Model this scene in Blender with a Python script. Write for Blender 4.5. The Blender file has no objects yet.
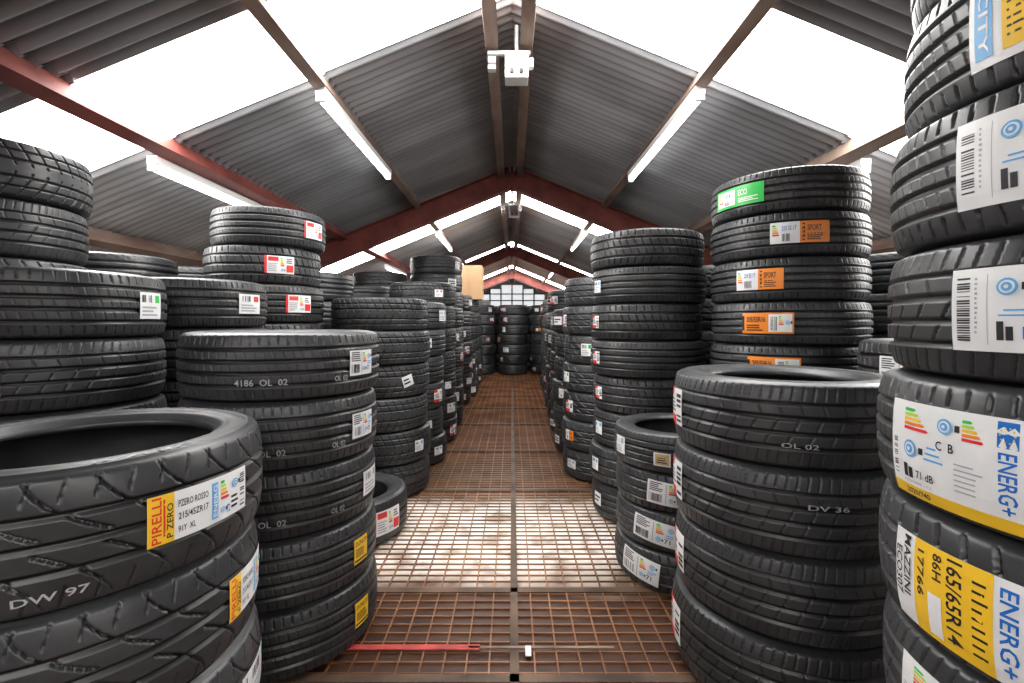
import bpy, bmesh, math, random
import numpy as np
from mathutils import Vector, Matrix
random.seed(7)
S = bpy.context.scene
COL = S.collection
CAMH = 1.13
RIDGE = CAMH + 1.98
SL = 0.41

# ------------------------------------------------------------ materials
def mat(name, col=(0.5,0.5,0.5), rough=0.6, metal=0.0, spec=0.5, emis=None, es=0):
    m = bpy.data.materials.new(name); m.use_nodes = True
    b = m.node_tree.nodes['Principled BSDF']
    b.inputs['Base Color'].default_value = (*col, 1)
    b.inputs['Roughness'].default_value = rough
    b.inputs['Metallic'].default_value = metal
    b.inputs['Specular IOR Level'].default_value = spec
    if emis:
        b.inputs['Emission Color'].default_value = (*emis, 1)
        b.inputs['Emission Strength'].default_value = es
    return m

def noisy(name, c1, c2, scale=5, rough=0.6, metal=0.0, bump=0.0, stretch=(1,1,1), lo=0.35, hi=0.65, spec=0.5, rand=0.0, detail=4, groove=None, corr=None):
    m = mat(name, c1, rough, metal, spec)
    nt = m.node_tree; N = nt.nodes; L = nt.links
    b = N['Principled BSDF']
    tc = N.new('ShaderNodeTexCoord'); mp = N.new('ShaderNodeMapping')
    mp.inputs['Scale'].default_value = stretch
    nz = N.new('ShaderNodeTexNoise'); nz.inputs['Scale'].default_value = scale; nz.inputs['Detail'].default_value = detail
    cr = N.new('ShaderNodeValToRGB')
    cr.color_ramp.elements[0].position = lo; cr.color_ramp.elements[0].color = (*c1,1)
    cr.color_ramp.elements[1].position = hi; cr.color_ramp.elements[1].color = (*c2,1)
    L.new(tc.outputs['Object'], mp.inputs[0]); L.new(mp.outputs[0], nz.inputs['Vector'])
    L.new(nz.outputs[0], cr.inputs[0])
    src = cr.outputs[0]
    if rand > 0:
        oi = N.new('ShaderNodeObjectInfo'); mr = N.new('ShaderNodeMapRange')
        mr.inputs[3].default_value = 1-rand; mr.inputs[4].default_value = 1+rand
        hs = N.new('ShaderNodeHueSaturation')
        L.new(oi.outputs['Random'], mr.inputs[0]); L.new(mr.outputs[0], hs.inputs['Value']); L.new(src, hs.inputs['Color'])
        src = hs.outputs[0]
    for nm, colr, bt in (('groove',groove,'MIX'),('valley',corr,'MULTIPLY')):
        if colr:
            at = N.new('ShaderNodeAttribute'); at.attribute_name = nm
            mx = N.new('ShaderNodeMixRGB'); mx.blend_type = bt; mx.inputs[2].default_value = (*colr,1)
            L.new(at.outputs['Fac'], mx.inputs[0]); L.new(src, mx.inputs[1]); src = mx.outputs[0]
    L.new(src, b.inputs['Base Color'])
    return m

M_rub = noisy('tyre_rubber', (0.025,0.026,0.028), (0.044,0.045,0.048), 9, rough=0.40, spec=0.55, rand=0.22, groove=(0.002,0.002,0.002))  # groove: shade inside the tread grooves painted into the rubber colour
M_roof = noisy('roof_sheet', (0.28,0.28,0.29), (0.45,0.455,0.47), 1.3, rough=0.45, metal=0.15, stretch=(0.5,2.5,0.5), corr=(0.32,0.32,0.33))  # corr: shading of the corrugation recesses painted into the sheet colour
M_redsteel = noisy('red_oxide_steel', (0.14,0.026,0.02), (0.26,0.06,0.045), 4, rough=0.6)
M_rusty = noisy('rusty_purlin', (0.14,0.08,0.06), (0.28,0.20,0.155), 6, rough=0.7, stretch=(1,0.3,1))
M_sky = mat('skylight_sheet', (0.9,0.9,0.9), 0.4, emis=(1.0,0.985,0.96), es=17)
M_tube = mat('fluorescent_tube', (0.9,0.9,0.9), 0.4, emis=(1.0,0.99,0.97), es=12)
M_white = mat('white_enamel', (0.75,0.75,0.74), 0.4)
M_grey = mat('grey_plastic', (0.45,0.46,0.47), 0.5)
M_dark = mat('dark_plastic', (0.03,0.03,0.03), 0.5)
M_wall = noisy('wall_cladding', (0.26,0.26,0.26), (0.40,0.39,0.38), 2, rough=0.8)
M_bar = noisy('grating_steel', (0.17,0.070,0.030), (0.38,0.185,0.095), 3, rough=0.40, metal=0.35)
M_card = noisy('cardboard', (0.42,0.25,0.13), (0.5,0.32,0.18), 3, rough=0.85)
M_glass = mat('gable_window_pane', (0.8,0.85,0.9), 0.3, emis=(0.90,0.96,1.0), es=.75)
LM = {
 'w': noisy('label_white', (0.78,0.79,0.80), (0.84,0.84,0.84), 20, rough=0.35),
 'y': mat('label_yellow', (0.90,0.55,0.03), 0.4), 'r': mat('label_red', (0.72,0.03,0.03), 0.4),
 'b': mat('label_blue', (0.01,0.15,0.55), 0.4), 'lb': mat('label_light_blue', (0.12,0.42,0.78), 0.4),
 'k': mat('label_black', (0.015,0.015,0.02), 0.5), 'g': mat('label_green', (0.03,0.50,0.08), 0.4),
 'lg': mat('label_lime', (0.45,0.70,0.05), 0.4), 'o': mat('label_orange', (0.88,0.26,0.02), 0.4),
 't': mat('label_tan', (0.60,0.42,0.20), 0.5), 'gy': mat('label_grey', (0.40,0.41,0.43), 0.5),
 'ch': mat('chalk_print', (0.42,0.42,0.42), 0.8), 'sw': mat('raised_rubber_lettering', (0.10,0.10,0.105), 0.4)}
LKEYS = list(LM.keys())
M_tape = noisy('worn_red_tape', (0.30,0.03,0.025), (0.55,0.07,0.055), 12, rough=0.6)

M_floor = mat('floor_plate', rough=0.42)
nt = M_floor.node_tree; N = nt.nodes; L = nt.links
b = N['Principled BSDF']; b.inputs['Metallic'].default_value = 0.1
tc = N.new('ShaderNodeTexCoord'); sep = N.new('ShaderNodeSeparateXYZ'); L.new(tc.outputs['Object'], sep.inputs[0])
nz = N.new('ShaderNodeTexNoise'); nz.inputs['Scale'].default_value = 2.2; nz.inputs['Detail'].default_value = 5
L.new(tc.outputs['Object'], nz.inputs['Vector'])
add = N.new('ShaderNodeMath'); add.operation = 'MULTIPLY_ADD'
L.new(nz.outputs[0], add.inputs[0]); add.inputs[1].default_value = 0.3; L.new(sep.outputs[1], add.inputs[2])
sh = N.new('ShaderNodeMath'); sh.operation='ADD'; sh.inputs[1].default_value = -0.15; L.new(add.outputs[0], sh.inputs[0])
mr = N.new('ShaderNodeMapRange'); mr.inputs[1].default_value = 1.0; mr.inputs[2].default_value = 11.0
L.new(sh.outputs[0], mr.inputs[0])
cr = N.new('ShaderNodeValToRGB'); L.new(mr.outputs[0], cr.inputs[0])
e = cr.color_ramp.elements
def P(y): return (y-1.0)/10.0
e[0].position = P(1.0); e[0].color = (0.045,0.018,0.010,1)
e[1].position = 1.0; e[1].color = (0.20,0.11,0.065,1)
for y, c in [(1.98,(0.065,0.028,0.016)),(2.12,(0.50,0.45,0.39)),(2.35,(0.90,0.88,0.83)),(2.95,(0.90,0.88,0.82)),(3.12,(0.20,0.14,0.10)),(4.2,(0.13,0.07,0.042)),(7,(0.20,0.10,0.055))]:  # pale middle stops: skylight brightness on the floor painted into its colour
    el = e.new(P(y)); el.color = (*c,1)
nz2 = N.new('ShaderNodeTexNoise'); nz2.inputs['Scale'].default_value = 7; nz2.inputs['Detail'].default_value = 5
L.new(tc.outputs['Object'], nz2.inputs['Vector'])
cr2 = N.new('ShaderNodeValToRGB'); L.new(nz2.outputs[0], cr2.inputs[0])
cr2.color_ramp.elements[0].position = 0.34; cr2.color_ramp.elements[0].color = (0.45,0.37,0.31,1)
cr2.color_ramp.elements[1].position = 0.52; cr2.color_ramp.elements[1].color = (1,1,1,1)
mx = N.new('ShaderNodeMixRGB'); mx.blend_type = 'MULTIPLY'; mx.inputs[0].default_value = 1
L.new(cr.outputs[0], mx.inputs[1]); L.new(cr2.outputs[0], mx.inputs[2]); L.new(mx.outputs[0], b.inputs['Base Color'])

# ------------------------------------------------------------ helpers
def mesh_obj(name, verts, faces, mats, midx=None, smooth=False, parent=None):
    me = bpy.data.meshes.new(name); me.from_pydata([tuple(v) for v in verts], [], faces)
    for m in mats: me.materials.append(m)
    if midx is not None: me.polygons.foreach_set('material_index', midx)
    if smooth: me.polygons.foreach_set('use_smooth', [True]*len(me.polygons))
    me.update()
    o = bpy.data.objects.new(name, me); COL.objects.link(o)
    if parent: o.parent = parent
    return o

class MB:
    def __init__(s): s.v=[]; s.f=[]; s.m=[]
    def box(s, c, d, mi=0, M=None):
        n=len(s.v)
        for sx in (-.5,.5):
            for sy in (-.5,.5):
                for sz in (-.5,.5):
                    p=Vector((sx*d[0],sy*d[1],sz*d[2]))
                    if M is not None: p=M@p
                    s.v.append(p+Vector(c))
        for q in [(0,1,3,2),(4,6,7,5),(0,4,5,1),(2,3,7,6),(0,2,6,4),(1,5,7,3)]:
            s.f.append(tuple(n+i for i in q)); s.m.append(mi)
    def cyl(s, a, b_, r, mi=0, n=16):
        a=Vector(a); b_=Vector(b_); ax=(b_-a).normalized()
        t=Vector((0,0,1)) if abs(ax.z)<.9 else Vector((1,0,0))
        u=ax.cross(t).normalized(); w=ax.cross(u)
        k=len(s.v)
        for p in (a,b_):
            for i in range(n):
                g=2*math.pi*i/n; s.v.append(p+u*math.cos(g)*r+w*math.sin(g)*r)
        for i in range(n):
            j=(i+1)%n; s.f.append((k+i,k+j,k+n+j,k+n+i)); s.m.append(mi)
        s.f.append(tuple(range(k+n-1,k-1,-1))); s.m.append(mi)
        s.f.append(tuple(range(k+n,k+2*n))); s.m.append(mi)
    def obj(s, name, mats, parent=None, bevel=0):
        o=mesh_obj(name,s.v,s.f,mats,s.m,parent=parent)
        if bevel:
            md=o.modifiers.new('bevel','BEVEL'); md.width=bevel; md.segments=2
        return o

# ------------------------------------------------------------ tyre meshes
R0, W0 = 0.33, 0.215
HT = 0.87
def crown(v):
    return 0.008*abs(v)**3.4 + 0.002*v*v

def circ(v, lst):
    d = np.zeros_like(v)
    for c, w in lst: d = np.maximum(d, (np.abs(v-c) < w)*1.0)
    return d
def frac(a): return a-np.floor(a)
TP = 2*np.pi
def pat_swoosh(t, v):
    d = circ(v, ((-0.42,.045),(0.02,.05),(0.45,.045)))
    a = 1.35*v+0.25*np.sin(v*3)
    fr = frac(t*24/TP + a); d = np.maximum(d, ((fr < 0.13*(1.1-v)) & (v > 0.10))*0.95)
    fr = frac(t*24/TP + a+.5); d = np.maximum(d, ((fr < 0.13*(1.1+v)) & (v < -0.08))*0.95)
    fr = frac(t*48/TP - 0.6*v+.2); d = np.maximum(d, ((fr < 0.06) & (np.abs(v) > 0.66))*0.5)
    return d
def pat_touring(t, v):
    d = circ(v, ((-0.60,.05),(-0.20,.06),(0.20,.06),(0.60,.05)))
    fr = frac(t*76/TP + 0.25*v); d = np.maximum(d, ((fr < 0.14) & (np.abs(v) > 0.74))*0.55)
    fr = frac(t*76/TP + 0.9*v+.3); d = np.maximum(d, ((fr < 0.10) & (np.abs(v) < 0.56))*0.35)
    return d
def pat_block(t, v):
    d = circ(v, ((-0.54,.06),(0.0,.06),(0.54,.06)))
    fr = frac(t*50/TP + 0.3*v*v); d = np.maximum(d, ((fr < 0.17) & (np.abs(v) > 0.66))*0.85)
    fr = frac(t*50/TP + 0.8*v); d = np.maximum(d, ((fr < 0.13) & (np.abs(v) < 0.46))*0.75)
    return d
def pat_vee(t, v):
    d = circ(v, ((-0.33,.05),(0.33,.05),(-0.7,.03),(0.7,.03)))
    fr = frac(t*42/TP + 0.9*np.abs(v)**1.3); d = np.maximum(d, ((fr < 0.13) & (np.abs(v) > 0.12))*0.8)
    return d
def pat_wave(t, v):
    d = circ(v, ((-0.56,.04),(-0.18,.05),(0.22,.05),(0.60,.04)))
    fr = frac(t*40/TP - 1.0*v); d = np.maximum(d, ((fr < 0.07) & (v > -0.52) & (v<0.2))*0.5)
    fr = frac(t*80/TP - 0.8*v); d = np.maximum(d, ((fr < 0.12) & (np.abs(v) > 0.66))*0.45)
    fr = frac(t*40/TP + 0.7*v+.4); d = np.maximum(d, ((fr < 0.06) & (v > 0.24) & (v<0.6))*0.45)
    return d

SIDE = [(R0-.0120,.895),(R0-.018,.93),(R0-.028,.96),(R0-.036,.977),(R0-.039,.985),(R0-.042,.977),(R0-.056,.994),(R0-.072,1.0),
        (R0-.088,.985),(R0-.091,.965),(R0-.096,.962),(R0-.108,.925),(.216,.87),(.209,.84),(.204,.80),(.203,.74),(.210,.68),(.228,.78),(.262,.86),(.295,.72),(.311,.0)]
def tyre_mesh(name, Mn, NT, pat, k=1.0):
    hw = W0/2
    side = [(R0-(R0-r)*(k if r<.30 else 1), h) for r,h in SIDE]
    tv = np.linspace(1,-1,NT)
    prof_r = [R0-crown(v) for v in tv]; prof_h = [v*HT*hw for v in tv]
    lr = [p[0] for p in side]; lh=[-p[1]*hw for p in side]
    ur = [p[0] for p in side[:-1]][::-1]; uh=[p[1]*hw for p in side[:-1]][::-1]
    r = np.array(prof_r+lr+ur); h = np.array(prof_h+lh+uh)
    Pn = len(r)
    t = np.linspace(0,TP,Mn,endpoint=False)
    T, V = np.meshgrid(t, tv, indexing='ij')
    D = pat(T, V)
    RR = np.tile(r,(Mn,1)); RR[:, :NT] -= 0.0078*D
    X = RR*np.cos(t)[:,None]; Y = RR*np.sin(t)[:,None]; Z = np.tile(h,(Mn,1))
    co = np.stack([X,Y,Z],-1).reshape(-1,3)
    i = np.arange(Mn)[:,None]; j = np.arange(Pn)[None,:]
    i2=(i+1)%Mn; j2=(j+1)%Pn
    F = np.stack([i*Pn+j+0*j2, i*Pn+j2, i2*Pn+j2, i2*Pn+j+0*j2],-1).reshape(-1,4)
    me = bpy.data.meshes.new(name)
    nf=len(F)
    me.vertices.add(len(co)); me.vertices.foreach_set('co', co.astype(np.float32).ravel())
    me.loops.add(nf*4); me.loops.foreach_set('vertex_index', F.astype(np.int32).ravel())
    me.polygons.add(nf); me.polygons.foreach_set('loop_start', np.arange(nf,dtype=np.int32)*4)
    me.polygons.foreach_set('use_smooth', np.ones(nf,dtype=bool))
    me.update(calc_edges=True); me.validate()
    G = np.zeros((Mn,Pn)); G[:, :NT] = D
    at = me.attributes.new('groove','FLOAT','POINT'); at.data.foreach_set('value', G.astype(np.float32).ravel())
    me.materials.append(M_rub)
    return me
PATS = dict(swoosh=pat_swoosh, touring=pat_touring, block=pat_block, vee=pat_vee, wave=pat_wave)
KK = dict(swoosh=.80, touring=.95, block=.95, vee=.95, wave=.88)
HI = {k: tyre_mesh('tyre_'+k, 960 if k=='swoosh' else 800, 64, f, KK[k]) for k, f in PATS.items()}
LO = {k: tyre_mesh('tyre_far_'+k, 280, 30, f, KK[k]) for k, f in PATS.items()}

# ------------------------------------------------------------ labels
TXT = {}
def text_mesh(s):
    if s in TXT: return TXT[s]
    cu = bpy.data.curves.new('t','FONT'); cu.body = s; cu.size = 1; cu.resolution_u = 2; cu.offset=.012
    o = bpy.data.objects.new('t', cu); COL.objects.link(o)
    dg = bpy.context.evaluated_depsgraph_get()
    me = bpy.data.meshes.new_from_object(o.evaluated_get(dg))
    v = np.array([x.co[:2] for x in me.vertices]); f = [tuple(p.vertices) for p in me.polygons]
    bpy.data.objects.remove(o); bpy.data.meshes.remove(me)
    mn = v.min(0); mxx = v.max(0); v = (v-mn)/(mxx-mn)
    TXT[s] = (v, f); return TXT[s]
STRS=['PIRELLI','P ZERO','PZERO ROSSO','215/45ZR17','91Y  XL','ENERG','72','71','71 dB','C  B','ENERG+','MAZZINI','ECO307','165/65R14','86H','17766','B','A','E','CITY','ECO','215 55 17','SPORT','205/55R16','DUNLOP','2020/740','1222/2009 - C1',
 'DW 97','DW 79','DV 36','DW 91','4186  OL  02','OL 02','RADIAL TUBELESS','215/45 ZR17','ROADMASTER','195/65 R15']
for q in STRS: text_mesh(q)

class Label:
    def __init__(s, L_, H_): s.L=L_; s.H=H_; s.v=[]; s.f=[]; s.m=[]
    def rect(s,a,b,c,d,k,lay=1):
        nu=max(1,int(math.ceil((c-a)*s.L/.014))); nv=max(1,int(math.ceil((d-b)*s.H/.02)))
        n=len(s.v)
        for i in range(nu+1):
            for j in range(nv+1):
                s.v.append(((a+(c-a)*i/nu-.5)*s.L,(b+(d-b)*j/nv-.5)*s.H,lay))
        for i in range(nu):
            for j in range(nv):
                q=n+i*(nv+1)+j; s.f.append((q,q+nv+1,q+nv+2,q+1)); s.m.append(LKEYS.index(k))
    def text(s,t,a,b,c,d,k,rot=0,lay=2):
        v,f=text_mesh(t); n=len(s.v)
        for x,y in v:
            if rot==1: x,y = 1-y, x
            if rot==-1: x,y = y, 1-x
            s.v.append(((a+(c-a)*x-.5)*s.L,(b+(d-b)*y-.5)*s.H,lay))
        for q in f: s.f.append(tuple(n+i for i in q)); s.m.append(LKEYS.index(k))
    def lines(s,a,b,c,d,n,k='k',w=.5):
        for i in range(n):
            y=b+(d-b)*(i+.25)/n
            s.rect(a,y,a+(c-a)*random.uniform(.6,1),y+(d-b)/n*w,k)
    def bars(s,a,b,c,d,n=14,vert=True):
        for i in range(n):
            if random.random()<.2: continue
            if vert: x=a+(c-a)*i/n; s.rect(x,b,x+(c-a)/n*random.uniform(.3,.8),d,'k')
            else: y=b+(d-b)*i/n; s.rect(a,y,c,y+(d-b)/n*random.uniform(.3,.8),'k')
    def arrows(s,a,b,c,d):
        for i,k in enumerate(['g','lg','y','o','r']):
            y=d-(d-b)*(i+1)/5; y0=y+(d-b)*.03; y1=y+(d-b)*.17; x1=a+(c-a)*(.40+.13*i)
            s.rect(a,y0,x1,y1,k)
            n=len(s.v)
            for px,py in ((x1,y0),(x1+(c-a)*.09,(y0+y1)/2),(x1,y1)): s.v.append(((px-.5)*s.L,(py-.5)*s.H,1))
            s.f.append((n,n+1,n+2)); s.m.append(LKEYS.index(k))
    def disc(s,cx,cy,r,k,lay,n_=18,r2=None):
        n=len(s.v)
        for i in range(n_):
            g=TP*i/n_; s.v.append((cx+r*math.cos(g),cy+r*math.sin(g),lay))
        s.f.append(tuple(range(n,n+n_))); s.m.append(LKEYS.index(k))
    def tyreicon(s,a,b,c,d):
        cx=((a+c)/2-.5)*s.L; cy=((b+d)/2-.5)*s.H; r=min((c-a)*s.L,(d-b)*s.H)*.42
        s.disc(cx,cy,r,'lb',2); s.disc(cx,cy,r*.74,'w',3); s.disc(cx,cy,r*.52,'lb',4); s.disc(cx,cy,r*.22,'w',5)
        u=(cx/s.L+.5); w=r*1.25/s.L   # small arrow tag beside the wheel
        s.rect(u+w,b+(d-b)*.35,u+w*1.5,b+(d-b)*.65,'k')

def style(lb, st):
    if st=='size_energy':
        lb.rect(0,0,1,1,'w',0); lb.rect(0,0,.2,1,'y'); lb.text('PIRELLI',.03,.04,.10,.96,'r',rot=1)
        lb.rect(.115,.15,.13,.9,'r'); lb.text('P ZERO',.14,.1,.19,.8,'k',rot=1)
        lb.text('PZERO ROSSO',.23,.66,.50,.80,'k'); lb.text('215/45ZR17',.23,.40,.50,.54,'k'); lb.text('91Y  XL',.23,.14,.38,.27,'k')
        lb.rect(.54,.1,.61,.9,'lb'); lb.text('ENERG',.555,.15,.598,.85,'w',rot=1); lb.arrows(.64,.45,.74,.9); lb.tyreicon(.63,.1,.70,.36); lb.tyreicon(.77,.56,.87,.88); lb.lines(.77,.14,.87,.48,3); lb.text('72',.71,.12,.75,.3,'b')
        lb.bars(.90,.1,.97,.9,16,False)
    elif st=='energy_small':
        lb.rect(0,0,1,1,'w',0); lb.lines(.06,.55,.42,.95,5); lb.bars(.06,.1,.38,.45); lb.rect(.46,.08,.48,.92,'gy'); lb.arrows(.53,.5,.70,.92); lb.tyreicon(.74,.60,.92,.88); lb.tyreicon(.53,.12,.66,.40); lb.text('71',.72,.16,.84,.36,'k'); lb.lines(.74,.4,.95,.56,2,'lb')
    elif st=='energy_big':
        lb.rect(0,0,1,1,'w',0); lb.arrows(.13,.70,.31,.94); lb.bars(.03,.2,.065,.62,20,False)
        lb.tyreicon(.36,.72,.46,.93); lb.arrows(.50,.72,.60,.93); lb.text('C  B',.36,.58,.46,.67,'k')
        lb.tyreicon(.12,.40,.24,.62); lb.rect(.28,.44,.40,.46,'lb'); lb.rect(.29,.50,.38,.52,'lb'); lb.rect(.30,.56,.36,.58,'lb')
        lb.rect(.12,.20,.15,.34,'k'); lb.rect(.16,.20,.19,.31,'k'); lb.text('71 dB',.22,.22,.34,.30,'k'); lb.lines(.46,.22,.60,.52,6,'gy',.3)
        lb.text('1222/2009 - C1',.12,.15,.32,.18,'gy')
        lb.rect(.0,.0,1,.12,'y'); lb.text('2020/740',.12,.03,.3,.09,'k')
        lb.rect(.64,.12,.76,1,'w',1); lb.rect(.655,.74,.74,.97,'b'); 
        for i in range(10):
            g=TP*i/10; lb.disc((.6975-.5)*lb.L+.008*math.cos(g),(.855-.5)*lb.H+.010*math.sin(g),.0012,'y',3,6)
        lb.text('ENERG+',.66,.16,.735,.70,'b',rot=-1)
        lb.rect(.77,.12,1,1,'y'); lb.rect(.79,.2,.97,.95,'w',2); lb.arrows(.80,.5,.9,.9); lb.bars(.80,.25,.93,.44)
    elif st=='size_yellow':
        lb.rect(0,0,1,1,'w',0); lb.text('MAZZINI',.10,.30,.16,.97,'k',rot=-1); lb.text('ECO307',.02,.25,.08,.80,'k',rot=-1)
        lb.rect(.19,0,.66,1,'y'); lb.text('165/65R14',.42,.10,.51,.96,'k',rot=-1); lb.text('86H',.33,.66,.39,.94,'k',rot=-1)
        lb.lines(.56,.1,.64,.9,9,'k',.3); lb.text('17766',.22,.4,.27,.9,'k',rot=-1); lb.rect(.30,.06,.39,.5,'w',2); lb.bars(.31,.08,.38,.48,22,False)
        lb.text('ENERG+',.69,.1,.77,.92,'b',rot=-1); lb.arrows(.84,.5,.98,.92); lb.tyreicon(.82,.08,.92,.34)
    elif st=='icons':
        lb.rect(0,0,1,1,'w',0); lb.bars(.04,.12,.13,.9,26,False); lb.lines(.16,.2,.18,.9,12,'gy'); lb.rect(.235,.08,.24,.92,'gy')
        lb.tyreicon(.28,.62,.42,.90); 
        for q in range(3): lb.rect(.47+.025*q,.68-.02*q,.48+.025*q,.84+.02*q,'lb')
        lb.rect(.30,.42,.50,.44,'lb'); lb.rect(.33,.48,.47,.50,'lb'); lb.text('A',.50,.52,.53,.6,'b')
        lb.rect(.29,.14,.33,.36,'k'); lb.rect(.34,.14,.38,.30,'k'); lb.text('B',.43,.16,.47,.30,'b'); lb.rect(.56,.08,.565,.92,'gy')
        lb.rect(.62,.66,.66,.9,'k'); lb.tyreicon(.70,.62,.84,.9); lb.rect(.88,.66,.92,.86,'lb'); lb.arrows(.62,.3,.76,.56); lb.lines(.62,.1,.94,.26,3,'gy'); lb.text('E',.82,.36,.88,.52,'k')
    elif st=='blue_yellow':
        lb.rect(0,0,1,1,'w',0); lb.rect(.04,.1,.16,.9,'lb'); lb.text('CITY',.07,.15,.135,.85,'w',rot=-1)
        lb.rect(.22,.1,.52,.9,'y'); lb.lines(.25,.2,.48,.8,7,'k',.3); lb.bars(.6,.1,.95,.45); lb.arrows(.6,.52,.8,.92); lb.tyreicon(.82,.6,.95,.9)
    elif st=='green':
        lb.rect(0,0,1,1,'g',0); lb.rect(.05,.12,.48,.88,'w'); lb.arrows(.08,.3,.2,.82); lb.tyreicon(.24,.45,.34,.8); lb.bars(.24,.18,.44,.36); lb.text('ECO',.55,.5,.72,.8,'w'); lb.lines(.55,.15,.92,.4,3,'w')
    elif st=='orange':
        lb.rect(0,0,1,1,'w',0); lb.arrows(.04,.35,.16,.9); lb.bars(.2,.1,.36,.45); lb.text('215 55 17',.2,.6,.44,.82,'b'); lb.rect(.5,0,1,1,'o'); lb.rect(.54,.1,.58,.9,'k'); lb.text('SPORT',.62,.55,.86,.82,'k'); lb.lines(.62,.1,.92,.45,4)
    elif st=='orange_full':
        lb.rect(0,0,1,1,'o',0); lb.rect(0,.15,.05,.85,'k'); lb.text('205/55R16',.1,.55,.48,.82,'k'); lb.lines(.1,.1,.46,.45,3); lb.rect(.54,.08,.97,.92,'w'); lb.bars(.58,.15,.70,.8); lb.arrows(.73,.4,.82,.85); lb.tyreicon(.84,.3,.94,.75)
    elif st=='red':
        lb.rect(0,0,1,1,'w',0); lb.rect(0,.0,.08,1,'r'); lb.rect(.12,.70,.45,.94,'r'); lb.lines(.12,.1,.44,.6,5,'gy'); lb.arrows(.52,.4,.66,.9); lb.rect(.72,.1,.97,.5,'r'); lb.lines(.72,.58,.95,.9,3); lb.tyreicon(.52,.08,.64,.34)
    elif st=='red_edge':
        lb.rect(0,0,1,1,'w',0); lb.rect(.0,0,.6,.25,'r'); lb.rect(0,.78,.35,1,'r'); lb.lines(.1,.32,.6,.72,4); lb.bars(.66,.1,.95,.9,6,False)
    elif st=='yellow':
        lb.rect(0,0,1,1,'y',0); lb.rect(.05,.08,.95,.16,'k'); lb.text('DUNLOP',.08,.72,.92,.90,'k'); lb.lines(.1,.25,.85,.6,4)
    elif st=='plain':
        lb.rect(0,0,1,1,'w',0); lb.bars(.08,.62,.5,.9,8); lb.lines(.08,.08,.8,.5,3,'gy'); lb.rect(.65,.62,.9,.9,random.choice(['lb','r','g','gy']))
    elif st=='tan':
        lb.rect(0,0,1,1,'w',0); lb.rect(.1,.1,.9,.9,'t'); lb.lines(.2,.2,.8,.7,3)
    elif st=='dot':
        lb.rect(0,0,1,1,'w',0); lb.lines(.1,.2,.9,.8,2)
    elif st.startswith('#'):
        lb.text(st[1:],0,0,1,1,'ch',lay=0)

class Stack: pass
def stack(x, y, n, R=0.325, W=0.21, pat='touring', hi=True, jit=0.010, shift=None, Rj=0.006):
    st = Stack(); e_ = bpy.data.objects.new('tyre_stack', None); e_.empty_display_size=.1
    e_.location = (x,y,0); COL.objects.link(e_); st.e=e_; st.t=[]; st.x=x; st.y=y
    z=0.014
    pats = pat if isinstance(pat,(list,tuple)) else [pat]
    for i in range(n):
        p = pats[i%len(pats)]
        r = R+random.uniform(-Rj,Rj)
        dx=random.uniform(-jit,jit); dy=random.uniform(-jit,jit)
        if shift and i in shift: dx+=shift[i][0]; dy+=shift[i][1]
        me = (HI if hi else LO)[p]
        o = bpy.data.objects.new('tyre_%d'%(i+1), me); COL.objects.link(o); o.parent=e_
        o.location=(dx,dy,z+W/2); o.scale=(r/R0,r/R0,W/W0*0.998)
        o.rotation_euler=(0,0,random.uniform(0,6.28))
        st.t.append((dx,dy,z+W/2,r,W,p)); z+=W
    st.top=z; return st
def label(st, i, ang, L_, H_, sty, v=0, tilt=0):
    dx,dy,zc,r,W,_ = st.t[i]
    lb = Label(L_,H_); style(lb, sty)
    phi0 = math.atan2(-st.y,-st.x)+math.radians(ang)
    ct,sn=math.cos(tilt),math.sin(tilt)
    out=[]
    for u,w,lay in lb.v:
        u,w = u*ct-w*sn, u*sn+w*ct
        h=w+v; vv=max(-1.02,min(1.02,h/(W/2*HT)))
        rr=(R0-crown(vv))*r/R0+.0016+.0006*lay
        ph=phi0+u/r
        out.append((dx+rr*math.cos(ph),dy+rr*math.sin(ph),zc+h))
    used=sorted(set(lb.m)); rm={k:i_ for i_,k in enumerate(used)}
    return mesh_obj('label',out,lb.f,[LM[LKEYS[k]] for k in used],[rm[k] for k in lb.m],parent=st.e)
def sidetext(st, txt, ang, L_, H_=.016, rc=.283):
    dx,dy,zc,r,W,p = st.t[-1]; k=KK[p]
    pts = sorted([(R0-(R0-a)*(k if a<.30 else 1),h) for a,h in SIDE[:12]])
    v,f = text_mesh(txt); phi0=math.atan2(-st.y,-st.x)+math.radians(ang)
    out=[]
    for x,y in v:
        rr = rc-(y-.5)*H_
        ph = phi0+(x-.5)*L_/rc
        h = float(np.interp(rr,[a for a,_ in pts],[b_ for _,b_ in pts]))*W/2+.0012
        q = rr*r/R0
        out.append((dx+q*math.cos(ph),dy+q*math.sin(ph),zc+h))
    mesh_obj('sidewall_lettering',out,f,[LM['sw']],parent=st.e)

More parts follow.
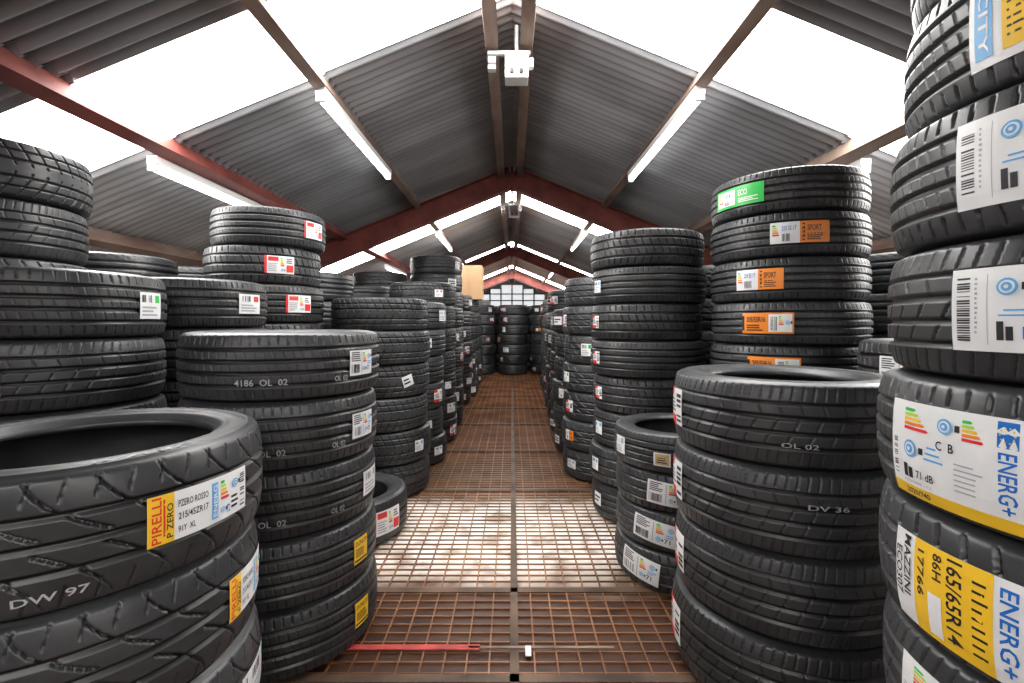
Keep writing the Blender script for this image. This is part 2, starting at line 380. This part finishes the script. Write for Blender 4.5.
# ---- left side
s=stack(-0.89,1.0,4,.332,.222,'swoosh',jit=.006)
label(s,3,32,.205,.085,'size_energy'); label(s,2,60,.19,.085,'size_energy'); label(s,1,66,.19,.08,'plain')
label(s,3,-6,.09,.014,'#DW 97',v=-.075); label(s,2,-2,.10,.014,'#DW 79',v=-.078); label(s,3,-28,.07,.014,'#DV 36',v=-.07); label(s,1,4,.10,.014,'#DW 91',v=-.075)
sidetext(s,'P ZERO',18,.16,rc=.291); sidetext(s,'215/45 ZR17',75,.18,rc=.291); sidetext(s,'RADIAL TUBELESS',150,.2,rc=.291)
s=stack(-0.838,1.785,5,.328,.217,'touring',jit=.005)
for i,(a,sty) in enumerate([(48,'yellow'),(48,'yellow'),(62,'plain'),(50,'energy_small'),(46,'energy_small')]): label(s,i,a,.12 if sty!='yellow' else .075,.085,sty)
for i in (4,3,2): label(s,i,-12,.15,.020,'#4186  OL  02',v=-.045); label(s,i,30,.05,.018,'#OL 02',v=-.045)
s=stack(-0.892,2.62,1,.318,.22,'wave',jit=0); label(s,0,38,.17,.12,'red')
s=stack(-0.89,3.29,6,.32,.212,'vee'); label(s,3,30,.075,.07,'dot',tilt=.3); label(s,1,45,.08,.07,'plain')
s=stack(-1.565,1.62,6,.33,.213,['wave','touring'],jit=.006); label(s,5,52,.11,.09,'plain'); label(s,4,-22,.07,.1,'plain')
s=stack(-2.2,2.02,8,.33,.228,['wave','vee'])
s=stack(-1.52,2.32,6,.32,.218,['touring']); label(s,5,45,.13,.09,'plain'); label(s,4,55,.1,.09,'plain')
s=stack(-1.51,3.0,8,.325,.222,['block','touring'],shift={6:(-.02,0)})
for i,a in ((7,48),(6,14),(5,30),(4,40)): label(s,i,a,.16,.1,'red')
# ---- right side
s=stack(0.967,0.72,10,.33,.206,['touring','touring','wave','block','touring','wave'],jit=.004,shift={9:(.05,.01),8:(.05,.0),7:(.035,0),6:(.012,0)})
label(s,4,-29,.27,.150,'energy_big',v=-.012); label(s,3,-30,.25,.14,'size_yellow',v=-.012); label(s,5,-17,.20,.115,'icons')
label(s,6,-17,.20,.125,'icons'); label(s,7,-18,.2,.13,'blue_yellow'); label(s,2,-30,.24,.12,'energy_big')
label(s,8,-14,.16,.1,'icons')
s=stack(0.89,1.60,4,.337,.238,'wave',jit=.006)
for i in range(4): label(s,i,-68,.13,.12,'red_edge')
label(s,2,20,.10,.014,'#DV 36',v=.03); label(s,3,8,.09,.014,'#OL 02',v=-.05)
sidetext(s,'ROADMASTER',-60,.22,.018); sidetext(s,'195/65 R15',20,.18,.016)
s=stack(0.765,2.225,4,.282,.163,['block','wave'],jit=.004)
label(s,2,-8,.17,.095,'energy_small',tilt=-.06); label(s,1,-20,.20,.095,'energy_small',tilt=-.1); label(s,0,-34,.19,.10,'energy_small',tilt=-.12); label(s,3,-12,.07,.055,'tan',v=-.02); label(s,3,-58,.08,.075,'plain')
s=stack(0.80,2.88,8,.325,.203,['touring','block'])
for i in range(7): label(s,i,-58,.075,.07,random.choice(['plain','dot','red_edge']))
s=stack(1.40,2.47,9,.355,.202,['touring'],jit=.008)
for i,(a,l,sty) in {8:(-36,.27,'green'),7:(9,.235,'orange'),6:(-18,.21,'orange'),5:(-13,.22,'orange_full'),4:(-8,.22,'orange_full'),3:(-20,.2,'orange')}.items(): label(s,i,a,l,.095,sty)
s=stack(1.63,1.75,5,.315,.21,'block'); label(s,4,-30,.16,.1,'energy_small')
# ---- rows
def rowlabels(s,side,p=.75):
    for i in range(len(s.t)):
        if random.random()<p:
            label(s,i,side*random.uniform(25,66),random.uniform(.07,.14),random.uniform(.06,.10),random.choice(['plain','dot','dot','plain','red_edge','red_edge','orange' if side<0 else 'plain']))
pk = list(PATS.keys())
for y,n,x in [(3.97,6,-.87),(4.65,7,-.86),(5.33,6,-.86),(6.02,9,-.93),(6.7,7,-.87),(7.38,6,-.86),(8.1,7,-.86),(8.8,6,-.87),(9.5,6,-.9)]:
    s=stack(x,y,n,.32,.212,[random.choice(pk)],hi=y<4.7,jit=.015); rowlabels(s,1)
for y,n,x in [(3.62,7,.71),(4.3,6,.69),(4.98,7,.70),(5.66,7,.72),(6.34,6,.75),(7.02,7,.77),(7.7,6,.8),(8.4,7,.82),(9.1,7,.86),(9.8,6,.95)]:
    s=stack(x,y,n,.32,.205,[random.choice(pk)],hi=y<4.7,jit=.015); rowlabels(s,-1)
for y,n,x in [(2.75,7,-2.28),(3.45,7,-2.25),(4.2,6,-2.25),(3.75,7,-1.56),(4.45,6,-1.57),(5.15,7,-1.58),(5.85,8,-1.6),(6.55,7,-1.58),(7.25,8,-1.58),(7.95,7,-1.6),(8.65,8,-1.58),
              (5.0,6,-2.3),(6.0,7,-2.3),(7,6,-2.3),(8,7,-2.3),(9.4,7,-1.6),
              (3.3,7,1.47),(4.05,6,1.42),(4.75,7,1.45),(5.45,7,1.45),(6.15,8,1.48),(6.85,6,1.5),(7.6,8,1.5),(8.3,7,1.55),(9.0,8,1.6),
              (2.72,7,2.2),(3.5,7,2.2),(4.3,6,2.2),(5.2,6,2.2),(6.3,7,2.25),(7.4,6,2.25),(2.0,6,2.35)]:
    s=stack(x,y,n,.32,.212,[random.choice(pk)],hi=False,jit=.015)
for y,n,x in [(10.5,7,-.68),(10.5,7,.02),(10.6,7,.72),(11.3,7,-1.0),(11.3,7,-.3),(11.3,7,.4),(11.3,7,1.1),(12.3,8,-1.6),(12.3,8,1.7),(13.2,8,-.9),(13.2,7,.9),(14.5,8,-1.7),(14.5,8,1.8),(10.6,8,-1.7),(10.7,8,1.9),
              (10.5,8,-2.4),(10.8,8,2.6)]:
    s=stack(x,y,n,.32,.212,[random.choice(pk)],hi=False,jit=.015)
    if abs(x)<.8 and y<11: rowlabels(s, 1 if x<0 else -1, .6)

mb=MB(); mb.box((-.74,8.1,1.50+.275),(.5,.5,.55),0); mb.box((-.74,7.848,1.775),(.06,.004,.55),1); mb.box((-.74,8.1,2.052),(.06,.5,.004),1)
mb.obj('cardboard_box',[M_card,M_card])

# ------------------------------------------------------------ shell
Y0,Y1=-6.5,22.0; XW=4.3
def zroof(x): return RIDGE-SL*abs(x)
AMP=.017; PER=.082
def corr(name, side, ya, yb, segs, m, res=8):
    n=max(2,int((yb-ya)/PER*res)); V=[];F=[];A=[]
    for si,(xa,xb) in enumerate(segs):
        off=-.012*si
        k=len(V)
        for i in range(n+1):
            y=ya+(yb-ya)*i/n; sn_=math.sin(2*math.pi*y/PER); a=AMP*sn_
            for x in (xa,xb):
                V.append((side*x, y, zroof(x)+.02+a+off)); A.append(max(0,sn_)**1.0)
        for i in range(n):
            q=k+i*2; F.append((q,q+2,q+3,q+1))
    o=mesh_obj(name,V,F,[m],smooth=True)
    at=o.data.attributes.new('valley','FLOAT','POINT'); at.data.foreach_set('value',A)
    return o
SEGS=[(0,1.20),(1.14,2.12),(2.05,XW)]
SKY=[(-2.58,-1.90),(2.27,2.95),(7.12,7.85),(12.0,12.75),(16.9,17.7)]  # first strip is unseen behind the camera, added to light the front tyres
for side in (-1,1):
    y=Y0
    for a,b_ in SKY+[(Y1,Y1)]:
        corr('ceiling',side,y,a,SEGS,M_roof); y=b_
    for a,b_ in SKY: corr('skylight',side,a,b_,SEGS,M_sky,4)
def purlin(x,w,d,m,name='roof_purlin'):
    mb=MB(); ang=math.atan(SL)*(1 if x<0 else -1)
    Mr=Matrix.Rotation(-ang,3,'Y')
    mb.box((x,(Y0+Y1)/2,zroof(x)-d/2-.012),(w,Y1-Y0,d),0,Mr)
    mb.box((x,(Y0+Y1)/2,zroof(x)-d-.012),(w*1.7,Y1-Y0,.008),0,Mr)
    return mb.obj(name,[m])
purlin(-.135,.045,.13,M_rusty); purlin(.10,.045,.13,M_rusty)
for x in (-1.15,1.13): purlin(x,.038,.09,M_rusty)
purlin(-2.08,.05,.10,M_redsteel); purlin(2.08,.05,.10,M_rusty)
for x in (-3.1,3.1): purlin(x,.05,.11,M_rusty)
def frame(y):
    mb=MB(); D=.24; top=.075
    for sd in (-1,1):
        A=Vector((0,y,RIDGE-top-D/2)); B=Vector((sd*4.15,y,zroof(4.15)-top-D/2))
        c=(A+B)/2; L_=(B-A).length; ang=math.atan2((B-A).z,(B-A).x)
        Mr=Matrix.Rotation(-ang,3,'Y')
        nrm=Mr@Vector((0,0,1)) 
        if nrm.z<0: nrm=-nrm
        mb.box(c,(L_,.012,D),0,Mr)
        mb.box(c+nrm*D/2,(L_,.13,.014),0,Mr); mb.box(c-nrm*D/2,(L_,.13,.014),0,Mr)
        hc=zroof(4.15)-top-.1
        mb.box((sd*4.12,y,hc/2+.01),(.16,.012,hc))
        for q in (-.08,.08): mb.box((sd*4.12+q,y,hc/2+.01),(.012,.13,hc))
    mb.box((0,y,RIDGE-top-D*.62),(.03,.15,D*1.25)); mb.box((0,y-.012,RIDGE-top-D*.7),(.5,.012,D*.9))
    for bx in (-.16,-.08,.08,.16):
        for bz in (-.05,.05): mb.cyl((bx,y-.035,RIDGE-top-D*.7+bz),(bx,y-.01,RIDGE-top-D*.7+bz),.013,n=8)
    mb.obj('portal_frame',[M_redsteel])
for y in (-6,0,6,12,18): frame(y)
def quadbox(name,c,d,m): mb=MB(); mb.box(c,d); return mb.obj(name,[m])
hw=zroof(XW)
quadbox('wall_left',(-XW-.05,(Y0+Y1)/2,hw/2),(.1,Y1-Y0,hw),M_wall)
quadbox('wall_right',(XW+.05,(Y0+Y1)/2,hw/2),(.1,Y1-Y0,hw),M_wall)
def gable(name,y):
    v=[]; 
    for yy in (y-.05,y+.05):
        v+=[(-XW,yy,0),(XW,yy,0),(XW,yy,hw),(0,yy,RIDGE),(-XW,yy,hw)]
    f=[(0,1,2,3,4),(9,8,7,6,5)]+[(i,(i+1)%5+0,(i+1)%5+5,i+5) for i in range(5)]
    mesh_obj(name,v,f,[M_wall])
gable('wall_back',Y1+.05); gable('wall_front',Y0-.05)
mb=MB()
for i in range(-3,3):
    x=.5*i+.25
    zt=min(2.80,zroof(abs(x)+.25)-.08)
    mb.box((x,Y1-.02,(1.5+zt)/2),(.44,.01,zt-1.5),0)
    mb.box((x-.25,Y1-.03,2.1),(.06,.04,1.15),1)
for z in (1.8,2.1,2.4): mb.box((0,Y1-.03,z),(3,.03,.05),1)
mb.box((0,Y1-.03,1.48),(3.1,.04,.06),1)
mb.obj('window_1',[M_glass,M_dark])

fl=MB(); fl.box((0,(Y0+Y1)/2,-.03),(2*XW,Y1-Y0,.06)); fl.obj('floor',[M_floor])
mb=MB()
x=-3.0
while x<=3.0:
    mb.box((x,6.75,.0045),(.0055,16.5,.009)); x+=.075
y=-1.5
while y<14:
    mb.box((0,y,.003),(6.0,.006,.006)); y+=.05
mb.obj('floor_grating',[M_bar])
mb=MB()
for yy in (1.52,2.02,3.22,4.2,5.3,6.3,7.3,8.3,9.3): mb.box((0,yy,.0055),(6,.035,.0118))
mb.box((.008,5.5,.0055),(.030,14,.0118))
mb.obj('grating_support_bar',[noisy('support_steel',(.05,.03,.02),(.16,.10,.065),5,rough=.5,metal=.3)])
mb=MB(); mb.box((-.42,1.66,.0135),(.62,.026,.003),0); mb.box((.1,1.66,.0135),(.5,.010,.003),1); mb.box((.055,1.64,.0145),(.02,.05,.003),2)
mb.obj('floor_marking_tape',[M_tape,M_rusty,M_white])

# ------------------------------------------------------------ lights
def fluo(x,ya,yb):
    z=zroof(x)-.15; mb=MB()
    mb.box((x,(ya+yb)/2,z+.03),(.06,yb-ya,.045),0)
    mb.box((x,ya+.01,z-.01),(.05,.03,.05),0); mb.box((x,yb-.01,z-.01),(.05,.03,.05),0)
    mb.cyl((x,ya+.02,z-.02),(x,yb-.02,z-.02),.017,1,n=10)
    mb.obj('fluorescent_light',[M_white,M_tube])
for x,a,b_ in [(-1.15,2.9,4.5),(1.13,2.9,4.6),(-2.16,2.9,4.4),(2.16,2.95,4.45),(-1.15,7.4,9.1),(1.13,7.4,9.1),(-2.16,8.3,9.8),(2.16,8.3,9.8),(-1.15,13.2,14.8),(1.13,13.2,14.8),(-1.15,-2.4,-.8),(1.13,-2.4,-.8)]:
    fluo(x,a,b_)
for y in (3.15,7.2):
    mb=MB(); z=RIDGE-.33
    mb.box((.03,y,z),(.15,.12,.17),0); mb.box((.03,y-.063,z+.02),(.12,.008,.10),1); mb.box((-.02,y,z+.10),(.28,.03,.025),1)
    mb.box((-.13,y,z+.05),(.05,.05,.04),0); mb.box((-.13,y,z+.0),(.05,.05,.03),1); mb.cyl((.03,y,z+.09),(.03,y,RIDGE-.05),.012,1)
    mb.cyl((-.0,y-.075,z-.05),(-.0,y-.06,z-.05),.014,2); mb.cyl((.06,y-.075,z-.05),(.06,y-.06,z-.05),.014,2); mb.box((.125,y,z+.03),(.03,.05,.06),0)
    mb.obj('ceiling_control_box',[M_white,M_grey,M_dark],bevel=.004)

w=bpy.data.worlds.new('world'); S.world=w; w.use_nodes=True
w.node_tree.nodes['Background'].inputs[0].default_value=(.85,.92,1,1); w.node_tree.nodes['Background'].inputs[1].default_value=1.0
cd=bpy.data.cameras.new('camera'); cd.lens=17; cd.sensor_width=36; cd.shift_y=-19.5/1024; cd.clip_start=.02
c=bpy.data.objects.new('camera',cd); COL.objects.link(c); c.location=(0,0,CAMH); c.rotation_euler=(math.radians(90),0,0); S.camera=c
S.view_settings.view_transform='Standard'
S.view_settings.exposure=0.0
